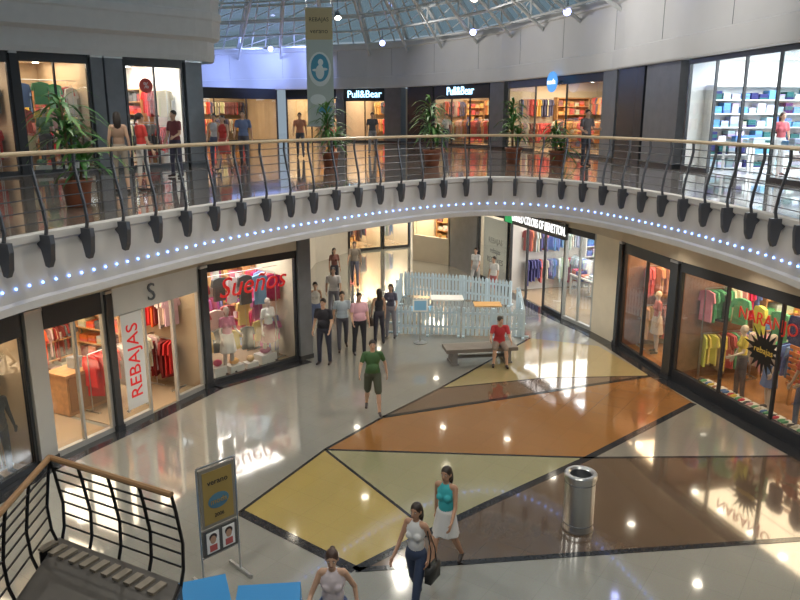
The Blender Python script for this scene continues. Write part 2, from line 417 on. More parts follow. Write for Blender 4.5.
b=MB(); b.M=M3; b.box(.2,.78,-.05,-.03,.35,2.5,whitem); b.cyl((.18,-.04,2.5),(.8,-.04,2.5),.015,.015,steel,6); b.box(.2,.24,-.05,.02,.30,.35,steel); b.box(.74,.78,-.05,.02,.30,.35,steel); b.cyl((.25,-.04,2.5),(.25,.02,2.58),.006,.006,steel,5); b.cyl((.73,-.04,2.5),(.73,.02,2.58),.006,.006,steel,5)
b.text('REBAJAS',.46,.49,-.055,1.42,redm,.004,rot=Matrix.Rotation(math.pi/2,3,'Z')); b.obj('sale_banner')
b=MB(); b.M=M4; b.text('Sueños',.72,L4*.5,.03,2.4,redm,.008,shear=.3); b.obj('window_lettering')
b=MB(); b.M=M2; b.box(1.5,2.7,1.5,2.1,.021,.95,wood); b.box(1.45,2.75,1.45,2.15,.95,1.0,wood); b.box(1.55,2.65,1.48,1.5,.1,.9,mat('oak_dark',(.3,.15,.06),.4)); b.box(1.9,2.15,1.7,1.95,1.0,1.25,greyp)
b.obj('counter_desk')
b=MB(); b.M=M2; shelves(b,1.9,3.9,3.9,4.35,.021,2.5,5,'dark',random.Random(2),wood); b.obj('display_shelf')
wallseg('wall_bulkhead_left',LEFT,3.1,3.95,cream,.2,-.02)
# right lower (far -> near)
M,L=shop((3.25,30.6),(4.15,28.2),n=1,pal='cool',kit=('rack',),energy=60,col=(1,.95,.88),gh=2.75,depth=3.5,lights=2)
b=MB(); b.M=M; b.box(.25,L-.25,.15,.18,.1,2.6,whitem); 
for k,t in enumerate(['REBAJAS','rebajas','REBAIXES']): b.text(t,.32,L/2,.145,1.7-.4*k,greyp,.004)
b.obj('window_poster')
M5,L5=shop((4.2,28.05),(5.42,24.0),n=3,pal='cool',kit=('rack','table','midrack'),energy=190,col=(1,.94,.85),gh=2.7,open_=[0,1],wallm=white,depth=6,wm=white,lights=4,side='R',nw='1')
shop((5.42,24.0),(6.02,22.45),n=2,pal='cool',kit=('rack','row'),energy=70,col=(.95,.97,1),gh=2.9,wallm=white,depth=5,lights=2,nw='0',frame_m=lightf)
wallseg('wall_cream_right',[(6.02,22.45),(6.4,21.1)],0,3.1,mat('cream_wall',(.78,.70,.55),.5,noise=.03),.3)
column((6.4,21.1),(6.44,20.95),0,3.1,darkp,d=.12)
wf=mat('shop_floor_wood',(.35,.17,.07),.25,noise=.2)
M6,L6=shop((6.44,20.95),(6.9,18.35),n=2,pal='warm',kit=('rack','midrack'),energy=140,col=(1,.68,.38),gh=2.8,depth=4,side='R',wallm=brownw,floorm=wf)
column((6.9,18.35),(6.98,18.05),0,3.1,darkp)
M7,L7=shop((6.98,18.05),(8.35,13.1),n=3,pal='mix',kit=('rack','midrack'),energy=190,col=(1,.76,.48),gh=2.85,plinth=.3,depth=4.5,lights=5,side='R',wallm=brownw,floorm=wf)
shop((8.4,13.0),(9.2,9.5),n=2,pal='mix',kit=('rack','row'),energy=90,col=(1,.76,.48),gh=2.85,plinth=.3,wallm=brownw)
wallseg('wall_bulkhead_right',RIGHT,3.1,3.95,cream,.2,-.02)
green=mat('sign_green',(.02,.35,.12),.5,emit=(.02,.5,.15),es=.6); wem=mat('sign_lit_white',(.9,.9,.9),.5,emit=(1,1,1),es=1.6)
b=MB(); b.M=M5; b.box(-.3,L5+.2,-.14,-.03,2.68,3.2,darkp); b.box(-.15,.45,-.16,-.14,2.7,3.18,green); b.text('UNITED COLORS OF BENETTON.',.42,L5*.58,-.145,2.94,wem,.01,sx=.64); b.obj('shop_sign')
b=MB(); b.M=M7; 
bx=mat('decal_black',(.01,.01,.01),.6); cx,cz=3.0,1.7
pts=[]
for k in range(36):
    r=.55*(1.0 if k%2 else .55)*random.uniform(.8,1.15); a=2*math.pi*k/36; pts.append((cx+r*math.cos(a),.03,cz+r*1.1*math.sin(a)))
b.add([(cx,.03,cz)]+pts,[(0,1+k,1+(k+1)%36) for k in range(36)],bx)
b.text('NARANJO',.38,cx,.025,2.35,mat('decal_red',(.65,.03,.02),.5),.006); b.text('rebajas',.2,cx,.022,1.7,mat('decal_yellow',(.8,.55,.1),.5),.003)
b.obj('window_lettering')
b=MB(); b.M=M7
for k in range(14): b.box(2.2,L7-.3,1.5,1.53,.5+k*.15,.58+k*.15,mat('slat_orange',(.5,.16,.05),.5))
for x in (2.3,L7-.4): b.box(x-.03,x+.03,1.53,1.6,.021,2.62,wood)
b.obj('slatted_display_screen')
b=MB(); b.M=M7
rng=random.Random(4)
for k in range(16):
    x=.5+k*.27; b.box(x,x+.2,.35,.75,.021,.12,white)
    for sx in(0,.1): b.ell((x+.05+sx,.5,.15),(.035,.11,.035),cm(rng.choice(PALS['mix'])),8,5)
b.obj('shoe_display')
b=MB(); b.M=M7; y=1.0; b.cyl((.3,y,2.6),(L7-.3,y,2.6),.012,.012,steel,6)
x=.5
while x<L7-.3:
    c=rng.choice(PALS['mix']); zz=2.35+rng.uniform(-.15,.1); b.cyl((x,y,zz-.01),(x,y,2.6),.004,.004,steel,4)
    garment(b,Tr((x,y,zz))@Matrix.Rotation(rng.uniform(-.4,.4),4,'Z'),.42,.65,cm(jit(c,rng)),.09); x+=rng.uniform(.5,.75)
b.obj('hanging_clothes_display')
# back of ground floor corridor
wallseg('wall_dark_back',[(2.25,33.0),(3.2,30.7)],0,3.95,greyp,.2)
wallseg('wall_bulkhead_back',[(-2.6,36.4),(.5,38.0)],3.1,3.95,cream,.2,-.02)
wallseg('wall_cream_back',[(-3.9,33.6),(-2.6,36.4)],0,3.95,white,.2)
shop((-2.55,36.5),(-.9,37.3),n=1,pal='warm',kit=('rack','shelf','row'),energy=190,col=(1,.85,.6),depth=3,lights=2)
shop((-.85,37.35),(.5,38.0),n=1,pal='cool',kit=('rack','row'),energy=190,col=(1,.9,.75),depth=3,lights=2)
wallseg('wall_white_back',[(.55,38.1),(.6,34.6)],0,3.95,white,.2)
shop((.6,34.5),(2.2,33.1),n=1,pal='warm',kit=('shelf',),energy=120,col=(1,.85,.6),depth=2,gh=3.0,noglass=True,lights=2,plinth=1.2,frame_m=cream)
wallseg('wall_left_back',[(-2.6,20.1),(-3.7,23),(-4.1,28),(-3.9,33.6)],0,3.95,white,.2)
# ------------------------------------------------------------------ upper floor shops
UL=[(-16.5,14.5),(-10.9,20.4),(-6.4,24.8)]
a,c=UL[1],UL[2]
shop((-13.6,17.5),lerp(a,c,.09),5,3.3,n=3,pal='red',kit=('rack','row'),energy=140,col=(1,.86,.72),wallm=tanw,gh=3.0,side='L')
column(lerp(a,c,.09),lerp(a,c,.12),5,8.3,darkp)
MU,LU=shop(lerp(a,c,.12),lerp(a,c,.43),5,3.3,n=2,pal='mix',kit=('rack','window'),energy=85,col=(1,.82,.6),gh=3.05,side='L',wallm=tanw)
column(lerp(a,c,.435),lerp(a,c,.49),5,8.3,greyp); column(lerp(a,c,.50),lerp(a,c,.585),5,8.3,greyp)
MV,LV=shop(lerp(a,c,.595),lerp(a,c,.90),5,3.3,n=2,pal='red',kit=('rack','row'),energy=120,col=(1,.92,.82),gh=3.05,wallm=white,side='L')
column(lerp(a,c,.91),lerp(a,c,1),5,8.3,greyp)
b=MB(); b.M=MV; b.cyl((LV*.35,.03,2.5),(LV*.35,.015,2.5),.22,.22,mat('sticker_red',(.6,.08,.06),.5),20); b.text('%',.26,LV*.35,.01,2.5,whitem,.003)
b.obj('window_sticker')
UR=[(-3.5,48.2),(-.7,46.8),(2.4,42.8),(4.6,39.2),(5.3,37.8),(7.9,29.4),(8.15,27.4),(8.68,23.0),(9.35,17.2),(9.6,12)]
shop((-7.5,50.3),(-4.0,48.5),5,3.3,n=2,pal='warm',kit=('rack','shelf'),energy=200,col=(1,.8,.5),depth=4,wallm=tanw)
column((-4.0,48.5),(-3.5,48.2),5,8.3,greyp)
MA,LA=shop((-3.5,48.2),(-.9,46.9),5,3.3,n=2,pal='warm',kit=('rack','shelf'),energy=190,col=(1,.82,.6),gh=2.5,depth=4,wallm=tanw)
column((-.9,46.9),(.1,45.9),5,8.3,greyp); column((.5,45.4),(1.9,43.5),5,8.3,darkp)
MB_,LB=shop((1.9,43.5),(4.6,39.2),5,3.3,n=3,pal='warm',kit=('rack','shelf','row'),energy=220,col=(1,.86,.68),gh=2.5,depth=4,side='R',wallm=tanw)
column((4.65,39.1),(5.2,38.0),5,8.3,greyp)
MC,LC=shop((5.3,37.8),(7.85,29.6),5,3.3,n=3,pal='warm',kit=('rack','shelf','table','midrack'),energy=450,col=(1,.84,.6),gh=2.9,depth=5,open_=[1],lights=5,side='R')
column((7.85,29.5),(8.0,28.2),5,8.3,greyp); column((8.02,28.0),(8.3,26.0),5,8.3,darkp); column((8.32,25.8),(8.6,23.5),5,8.3,greyp)
MD,LD=shop((8.66,23.2),(9.35,17.2),5,3.3,n=4,pal='tech',kit=('shelf',),energy=600,col=(.90,.95,1),gh=3.1,depth=7,open_=[1,2],wallm=white,lights=7,wm=white,side='RR',floorm=mat('shop_floor_white',(.6,.62,.64),.12))
shop((9.36,17.1),(9.6,12),5,3.3,n=3,pal='tech',kit=('shelf',),energy=260,col=(.90,.95,1),gh=3.1,depth=5,wallm=white,wm=white)
sb=mat('sign_cyan_lit',(.5,.8,1),.5,emit=(.45,.75,1),es=2.5)
for Mx,Lx,t in((MA,LA,'Pull&Bear'),(MB_,LB,'Pull&Bear')):
    b=MB(); b.M=Mx; b.text(t,.62,Lx*.5,-.04,2.9,sb,.02); b.obj('shop_sign')
b=MB(); b.M=MC; b.cyl((LC*.62,-.5,3.0),(LC*.62,-.44,3.0),.42,.42,mat('sign_blue',(.05,.2,.5),.5,emit=(.1,.35,.8),es=1),24); b.text('moda',.3,LC*.62,-.52,3.0,wem,.01); b.box(LC*.62-.03,LC*.62+.03,-.44,-.02,2.97,3.03,steel); b.obj('shop_sign')
sb2=mat('sign_blue2',(.3,.65,.8),.5,emit=(.22,.55,.85),es=.9)
for x0,yy in((.9,3.2),(3.6,4.6)):
    b=MB(); b.M=MD; b.box(x0,x0+1.7,yy,yy+.06,2.2,3.05,sb2)
    for x in(x0+.2,x0+1.5): b.cyl((x,yy+.03,3.05),(x,yy+.03,3.24),.01,.01,steel,5)
    b.text('BLUE 50%',.28,x0+.85,yy-.01,2.62,wem,.01); b.obj('hanging_sign')
for tx,ty_,sd in((4.3,1.3,3),(1.6,1.3,5),(2.2,3.6,6),(4.6,3.4,7),(1.8,5.2,8)):
    b=MB(); b.M=MD@Tr((0,0,.021)); table(b,tx,ty_,1.6,.9,.85,'tech',random.Random(sd),white); b.obj('display_table')
b=MB(); b.M=MD  # blue illuminated back panels above shelving
for k in range(4): b.box(.4+k*1.4,1.5+k*1.4,6.44,6.48,2.55,3.05,sb2)
b.obj('backlit_panel')
# ------------------------------------------------------------------ upper drum wall and left block
def band(name,P,prof,m,th=.25):
    b=MB(); vs=[];K=len(prof);N=len(P)
    for i in range(N):
        a_=P[max(0,i-1)];c_=P[min(N-1,i+1)];d=(c_-a_).normalized(); n=Vector((d.y,-d.x,0))
        for o,z in prof:
            p=P[i]+n*o; vs.append((p.x,p.y,z))
    fs=[(i*K+k,(i+1)*K+k,(i+1)*K+k+1,i*K+k+1) for i in range(N-1) for k in range(K-1)]
    b.add(vs,fs,m); return b.obj(name)
drum=mat('drum_wall_paint',(.74,.74,.74),.5,noise=.03,nscale=.8)
URX=[(-20,53),(-12,51.6)]+UR+[(9.2,6),(7.5,0)]
DR=catmull(URX,1.0)
band('wall_upper_drum',DR,[(0,8.25),(.25,8.25),(.28,8.3),(.28,8.9),(.22,8.93),(.22,10.5),(.32,10.55),(.34,10.8),(.2,10.85),(0,10.9)],drum)
b=MB()
for i in range(1,len(DR)-1,4):
    a_=DR[i-1];c_=DR[i+1];d=(c_-a_).normalized(); n=Vector((d.y,-d.x,0)); p=DR[i]+n*.225
    b.beam(p+Vector((0,0,8.95)),p+Vector((0,0,10.48)),.012,.012,greyp)
b.obj('trim_drum_joints')
ULX=[(-22,8),(-16.5,14.5),(-10.9,20.4),(-7.2,24.0),(-6.3,24.9),(-6.4,25.9),(-7.6,27.0),(-12,31),(-18,37)]
DL=catmull(ULX,.5)
blockm=mat('block_paint',(.68,.66,.64),.55,noise=.03)
band('wall_left_block',DL,[(0,8.3),(.12,8.3),(.15,8.45),(.15,8.9),(.35,9.0),(.38,9.5),(.42,9.55),(.42,9.75),(.35,9.8),(.40,10.5),(.48,10.55),(.48,10.75),(.42,10.8),(.5,11.8),(0,12.4)],blockm)
wallseg('wall_left_block_side',[(-6.4,24.85),(-7.4,27.2),(-12,31),(-18,37)],5,8.35,greyp,.2)
wallseg('wall_near_upper',[(9.6,12),(9.0,4),(6,-4),(-6,-5),(-16,0),(-20,8),(-16.5,14.5)],5,11,drum,.2)
wallseg('wall_near_lower',[(9.2,9.5),(9.2,3),(6,-3),(-6,-4),(-9,2),(-8.6,7),(-8.1,9.6)],0,3.95,white,.2)
shop((-8.1,9.6),(-7.6,11.2),col=(1,.82,.6),n=1,pal='dark',kit=('rack',),energy=50,lights=2)
shop((-18,40.5),(-8,50),5,3.3,n=6,pal='warm',kit=('rack',),energy=450,col=(1,.8,.55),depth=4,lights=8,wallm=tanw)
wallseg('wall_far_left',[(-20,53),(-18,40.5)],5,11,drum,.2)
# ------------------------------------------------------------------ skylight roof
RC=Vector((-3,24,15.5))
ring=[Vector((p.x,p.y,10.9)) for p in catmull(URX,3.2)]+[Vector((x,y,10.9)) for x,y in [(0,-6),(-9,-6),(-18,0),(-23,8),(-25,20),(-25,34),(-24,46)]]
b=MB();g=MB();N=len(ring); fr=[0,.09,.18,.28,.39,.52,.68,.85]
def rp(i,t):
    p=ring[i%N]; q=p.lerp(RC,t); q.z=10.9+4.6*math.sin(t*math.pi/2)*.8; return q
for i in range(N):
    for k in range(len(fr)-1):
        p,q=rp(i,fr[k]),rp(i,fr[k+1])
        b.beam(p,q,.16,.22,whitesteel); dz=Vector((0,0,-.75))
        if k<5:
            b.cyl(p+dz,q+dz,.075,.075,whitesteel,6); b.cyl(p,q+dz,.045,.045,whitesteel,5); b.cyl(q,q+dz,.045,.045,whitesteel,5)
        if k<6: 
            b.cyl(q,rp(i+1,fr[k+1]),.07,.07,whitesteel,6)
            for s_ in (.33,.66):
                b.beam(p.lerp(rp(i+1,fr[k]),s_),q.lerp(rp(i+1,fr[k+1]),s_),.07,.08,whitesteel)
        if k<4: b.cyl(q+dz,rp(i+1,fr[k+1])+dz,.05,.05,whitesteel,5); b.cyl(p,rp(i+1,fr[k+1]),.03,.03,whitesteel,4)
        r,s_=rp(i+1,fr[k+1]),rp(i+1,fr[k]); up=Vector((0,0,.12))
        g.poly([p+up,q+up,r+up,s_+up],roofglass)
b.obj('ceiling_skylight_trusses'); g.obj('window_skylight')
def projector(x,y,z,tx,ty,tz,m=bluelamp):
    b=MB(); d=(Vector((tx,ty,tz))-Vector((x,y,z))).normalized(); p=Vector((x,y,z))
    b.cyl(p,p+d*.35,.12,.17,greyp,12); b.cyl(p+d*.35,p+d*.37,.15,.15,m,12); b.cyl(p,p+Vector((0,0,.55)),.02,.02,greyp,5); b.obj('ceiling_spotlight')
for x,y in((8,24),(6.6,31),(3.6,38.5),(-1,44.2),(-8,48),(-13,49)):
    projector(x,y,10.7,x*.6,y*.7,6)
for x,y in((-9,47.5),(-13,48.5),(-6,46.5)):
    light('SPOT','band_blue_light',(x,y,10.5),450,(.32,.42,1),.2,target=(x-1,y+4,9.2),spot=130)
# bare spots without fittings, aimed at the drum wall
for x,y,tx,ty_ in((5.5,20,9,21),(5,26,8.5,26.5),(2,33,7,33),(-.5,38,3.8,40.5)):
    light('SPOT','drum_wash_light',(x,y,10.6),260,(1,.95,.9),.15,target=(tx,ty_,9.3),spot=110)
# ------------------------------------------------------------------ hanging banner
b=MB(); b.box(-.5,.5,-.01,.01,0,4.2,mat('banner_cloth',(.5,.58,.54),.7)); b.box(-.5,.5,-.015,-.011,3.1,4.2,mat('banner_top',(.55,.46,.26),.7))
bb=mat('banner_blue',(.10,.36,.52),.7); bw=mat('banner_white',(.75,.82,.8),.7)
b.ell((0,-.016,2.05),(.43,.004,.62),bw,24,12); b.ell((.0,-.02,2.1),(.34,.004,.5),bb,24,12); b.ell((.03,-.026,2.3),(.1,.004,.12),bw,16,8); b.ell((.0,-.026,1.95),(.16,.004,.26),bw,16,8); b.ell((-.15,-.026,2.02),(.14,.004,.05),bw,12,6); b.ell((.17,-.026,2.05),(.12,.004,.05),bw,12,6)
b.ell((-.1,-.018,.95),(.3,.004,.2),bw,16,8); b.ell((.15,-.018,.6),(.28,.004,.14),bb,16,8)
b.text('REBAJAS',.2,0,-.02,3.8,darkp,.002); b.text('verano',.24,0,-.02,3.4,darkp,.002)
b.cyl((-.55,0,4.22),(.55,0,4.22),.025,.025,steel,8); b.cyl((-.55,0,-.02),(.55,0,-.02),.025,.025,steel,8)
for x in(-.45,.45): b.cyl((x,0,4.22),(x,0,8.2),.006,.006,steel,4)
b.obj('hanging_banner',loc=(-3.0,29,6.25))
# ------------------------------------------------------------------ potted palms
def palm(x,y,z,h,s=1,seed=1):
    rng=random.Random(seed); b=MB(); pot=mat('terracotta',(.22,.07,.035),.6,noise=.15); soil=mat('soil',(.05,.03,.02),.9)
    b.lathe([(0,0),(.15*s,0),(.18*s,.03),(.22*s,.36*s),(.25*s,.38*s),(.25*s,.43*s),(.21*s,.43*s),(.2*s,.38*s)],(0,0,0),pot)
    b.lathe([(.2*s,.39*s),(0,.41*s)],(0,0,0),soil)
    lf=mat('leaf_green',(.045,.15,.03),.5,noise=.3,nscale=3); lf2=mat('leaf_light',(.11,.25,.05),.5)
    tr=mat('trunk',(.2,.13,.07),.8)
    for q in range(3):
        a=q*2.1; tx,ty=.08*math.cos(a),.08*math.sin(a); ht=h*(.5+.22*q)
        b.tube([(tx,ty,.38*s),(tx*1.6,ty*1.6,.4*s+ht*.4),(tx*2,ty*2,ht)],[.03,.025,.018],tr,6)
        for k in range(36):
            z0=ht-(k/36)*ht*.45; az=k*2.4+q; el=rng.uniform(.2,1.35); Lf=rng.uniform(.5,.95)*s
            P=[];d0=Vector((math.cos(az),math.sin(az),0)); w=Vector((-d0.y,d0.x,0))
            for j in range(5):
                t=j/4; r=Lf*t; P.append(Vector((tx*2,ty*2,z0))+d0*r*math.cos(el*.8)*.85+Vector((0,0,Lf*(math.sin(el)*t-.7*t*t))))
            vs=[];
            for j,p in enumerate(P):
                ww=[.012,.034,.036,.024,.002][j]*s; vs+= [p-w*ww,p+w*ww+Vector((0,0,.008))]
            b.add(vs,[(2*j,2*j+1,2*j+3,2*j+2) for j in range(4)],lf if k%3 else lf2)
    b.obj('potted_palm',loc=(x,y,z),smooth=True)
palm(-5.85,13.5,5,2.0,1.15,1); palm(1.05,24.7,5,2.15,1.25,2); palm(3.96,26.3,5,2.15,1.25,3); palm(-2.2,23.8,5,2.0,1.15,4); palm(5.28,25.4,5,1.3,1.1,5)
# ------------------------------------------------------------------ furniture
b=MB(); b.lathe([(0,0),(.25,0),(.255,.03),(.245,.05),(.245,.9),(.262,.91),(.265,.98),(.25,1.0),(.2,1.0),(.17,.97),(.165,.8),(0,.8)],(0,0,0),steel,32)
for z in(.12,.84): b.lathe([(.247,z),(.252,z+.005),(.252,z+.015),(.247,z+.02)],(0,0,0),greyp,32)
b.lathe([(.168,.82),(.0,.83)],(0,0,0),darkp,24)
b.obj('litter_bin',smooth=True,loc=(2.93,10.95,.006)).data.set_sharp_from_angle(angle=.6)
b=MB(); conc=mat('bench_grey',(.22,.21,.2),.5,noise=.1)
b.box(-1,1,-.32,.32,.36,.45,mat('bench_wood',(.2,.17,.15),.5)); 
for k in range(6): b.box(-1,1,-.31+k*.105,-.225+k*.105,.45,.462,mat('bench_slat',(.28,.25,.22),.45))
for x in(-.75,.75): b.box(x-.07,x+.07,-.28,.28,0,.36,conc); b.box(x-.1,x+.1,-.3,.3,0,.05,conc)
b.box(-.7,.7,-.04,.04,.12,.2,conc)
b.obj('bench',loc=(2.2,19.5,.006),rz=.15)
fm=mat('fence_pale_blue',(.6,.74,.84),.5)
def fence(p,q):
    M,L=frame(p,q,.006); b=MB(); b.M=M; n=int(L/.13)
    for i in range(n+1):
        x=L*i/n; w=.045; b.prism([(x-w,0,.04),(x+w,0,.04),(x+w,0,.86),(x,0,.95),(x-w,0,.86)],(0,.02,0),fm)
    for z in(.25,.7): b.box(0,L,.02,.05,z,z+.07,fm)
    for x in(0,L/2,L): b.box(x-.04,x+.04,.05,.12,0,.9,fm); b.box(x-.04,x+.04,-.15,.3,0,.04,fm)
    b.obj('picket_fence')
fence((-.1,22.05),(1.8,21.9)); fence((1.95,21.85),(3.75,21.65)); fence((3.8,21.8),(4.1,24.6)); fence((.2,27.2),(2.2,26.6)); fence((2.3,26.55),(3.9,25.6)); fence((-.1,22.3),(-.15,24.5));fence((-.15,24.7),(.1,27.0))
def ltable(x,y,w,d,h,m,name='side_table'):
    b=MB(); b.box(-w/2,w/2,-d/2,d/2,h-.04,h,m)
    for sx in(-1,1):
        for sy in(-1,1): b.cyl((sx*(w/2-.05),sy*(d/2-.05),0),(sx*(w/2-.05),sy*(d/2-.05),h-.04),.02,.02,steel,8)
    b.box(-w/2+.05,w/2-.05,-.01,.01,h-.12,h-.04,m); b.obj(name,loc=(x,y,.006))
ltable(1.6,24.5,1.1,.7,.6,whitem,'play_table'); ltable(2.9,23.8,.9,.6,.55,mat('play_orange',(.7,.4,.15),.5),'play_table'); ltable(.7,23.4,.8,.6,.5,mat('play_blue',(.1,.35,.6),.5),'play_table')
b=MB(); b.lathe([(0,0),(.2,0),(.2,.02),(.03,.04),(.02,.05),(.02,1.0),(0,1.0)],(0,0,0),steel,16)
b.M=Matrix.Translation((0,0,1.15))@Matrix.Rotation(-.3,4,'X'); b.box(-.22,.22,-.015,.015,-.18,.18,whitem); b.box(-.18,.18,-.02,-.015,-.14,.14,mat('card_blue',(.2,.45,.7),.5)); b.obj('information_stand',loc=(.6,21.2,.006))
b=MB(); tan=mat('poster_ochre',(.36,.25,.07),.5)
for x in(-.31,.31): b.cyl((x,0,.05),(x,0,1.86),.016,.016,steel,8); b.box(x-.02,x+.02,-.28,.28,0,.05,steel)
b.cyl((-.31,0,1.86),(.31,0,1.86),.016,.016,steel,8); b.cyl((-.31,0,.46),(.31,0,.46),.012,.012,steel,8)
b.box(-.28,.28,-.02,.02,.92,1.82,mat('poster_frame',(.24,.22,.19),.4)); b.box(-.24,.24,-.025,-.02,.97,1.77,tan)
bb2=mat('poster_blue',(.08,.2,.28),.6)
b.ell((0,-.028,1.3),(.17,.004,.12),bb2,20,10); b.text('moda',.12,0,-.036,1.3,tan,.002); b.text('verano',.12,0,-.03,1.6,darkp,.002); b.text('2006',.08,0,-.03,1.08,darkp,.002)
b.box(-.28,.28,-.02,.02,.48,.88,mat('poster_dark',(.08,.08,.08),.5)); 
for x in(-.13,.13): b.box(x-.1,x+.1,-.03,-.02,.52,.84,whitem); b.ell((x,-.033,.72),(.05,.003,.065),mat('photo_skin',(.5,.3,.2),.5),12,6); b.ell((x,-.032,.76),(.065,.002,.06),mat('photo_hair',(.04,.02,.02),.5),12,6); b.box(x-.06,x+.06,-.034,-.03,.54,.64,mat('photo_red',(.5,.1,.1),.5))
b.obj('poster_stand',loc=(-2.6,9.55,.006),rz=.8)
def bluetable(x,y,rz):
    b=MB(); bm=mat('blue_drape',(.03,.25,.58),.45)
    b.box(-.4,.4,-.4,.4,.68,.72,bm)
    for i in range(24):
        a0=i/24*4; a1=(i+1)/24*4
        def pt(a,e,z):
            s=int(a)%4;t=(a-int(a))*.8-.4; o=.4+e
            return [(t,-o,z),(o,t,z),(-t,o,z),(-o,-t,z)][s]
        e0=.03+.025*(i%2); e1=.03+.025*((i+1)%2)
        b.add([pt(a0,0,.7),pt(min(a1,int(a0)+.9999),0,.7),pt(min(a1,int(a0)+.9999),e1,.03),pt(a0,e0,.03)],[(0,3,2,1)],bm)
    for sx in(-1,1):
        for sy in(-1,1): b.cyl((sx*.35,sy*.35,0),(sx*.35,sy*.35,.68),.02,.02,steel,6)
    b.obj('draped_table',loc=(x,y,.0),rz=rz)
bluetable(-2.55,8.12,.35); bluetable(-1.65,8.02,.1)
# ------------------------------------------------------------------ staircase
P0=Vector((-4.0,7.76,1.8));P1=Vector((-2.35,6.9,1.8));P3=Vector((-2.25,5.4,1.8));P2=Vector((-3.9,6.1,1.8))
b=MB(); tread=mat('stair_tread',(.09,.08,.07),.5,noise=.1)
b.prism([P0,P1,P3,P2],(0,0,-.05),tread); 
for p,q in((P0,P1),(P1,P3),(P3,P2),(P2,P0)): b.beam(p-Vector((0,0,.16)),q-Vector((0,0,.16)),.06,.22,blackm)
e01=(P1-P0).normalized(); n01=Vector((e01.y,-e01.x,0))
for k in range(11):
    a_=P0.lerp(P1,(k+.1)/11)+n01*.1; w_=e01*.09
    b.prism([a_,a_+w_,a_+w_+n01*.2,a_+n01*.2],(0,0,.03),mat('tread_edge',(.26,.22,.17),.5))
    b.prism([a_+w_*.5,a_+w_*.5+n01*.22,a_+w_*.5+n01*.22+Vector((0,0,-.25))],e01*.02,blackm)
for p in(P0,P1,P2,P3): 
    q=p.lerp((P0+P3)/2,.1); b.cyl((q.x,q.y,0),(q.x,q.y,1.75),.05,.05,blackm,8)
mid23=(P2+P3)/2
dn=Vector((.05,-1,0)).normalized()
for k in range(10):
    z=1.8-.18*(k+1); y=.28*k; a_=mid23+Vector((.05,0,0))+dn*y; c_=P3+dn*y
    a_=Vector((a_.x,a_.y,z)); c_=Vector((c_.x,c_.y,z))
    b.prism([a_,c_,c_+dn*.3,a_+dn*.3],(0,0,-.05),tread)
    for e_ in(a_,c_): b.prism([e_+Vector((0,0,-.05)),e_+dn*.28+Vector((0,0,-.05)),e_+dn*.28+Vector((0,0,-.23))],(.03,0,0),blackm)
for k in range(17):
    z=1.8+.188*(k+1); y=.28*k; a_=P2+dn*y; c_=mid23+dn*y-Vector((.05,0,0)); a_=Vector((a_.x,a_.y,z)); c_=Vector((c_.x,c_.y,z))
    b.prism([a_,c_,c_+dn*.3,a_+dn*.3],(0,0,-.05),tread)
    for e_ in(a_,c_): b.prism([e_+Vector((0,0,-.05)),e_+dn*.28+Vector((0,0,-.05)),e_+Vector((0,0,-.28))],(.03,0,0),blackm)
b.obj('staircase')
b=MB()
hw=mat('handrail_wood',(.36,.2,.09),.4)
def srail(p,q,n,out=None):
    out=out or Vector((0,0,0))
    for i in range(n+1):
        a_=p.lerp(q,i/n); b.tube([a_+Vector((0,0,-.15)),a_+out*.8+Vector((0,0,.1)),a_+out+Vector((0,0,.4)),a_+out*.4+Vector((0,0,.8)),a_+Vector((0,0,1.0))],.02,blackm,6)
    for h,o in((.12,.85),(.27,1),(.42,1),(.57,.85),(.72,.6),(.86,.3)): b.cyl(p+out*o+Vector((0,0,h)),q+out*o+Vector((0,0,h)),.012,.012,blackm,5)
    b.cyl(p+Vector((0,0,1.02)),q+Vector((0,0,1.02)),.035,.035,hw,8)
srail(P0,P1,4,-n01*.1); srail(P2,P0,3,Vector((-.1,0,0)))
top=P2+dn*4.7+Vector((0,0,3.2)); srail(P2,top,7)
b.obj('stair_railing')
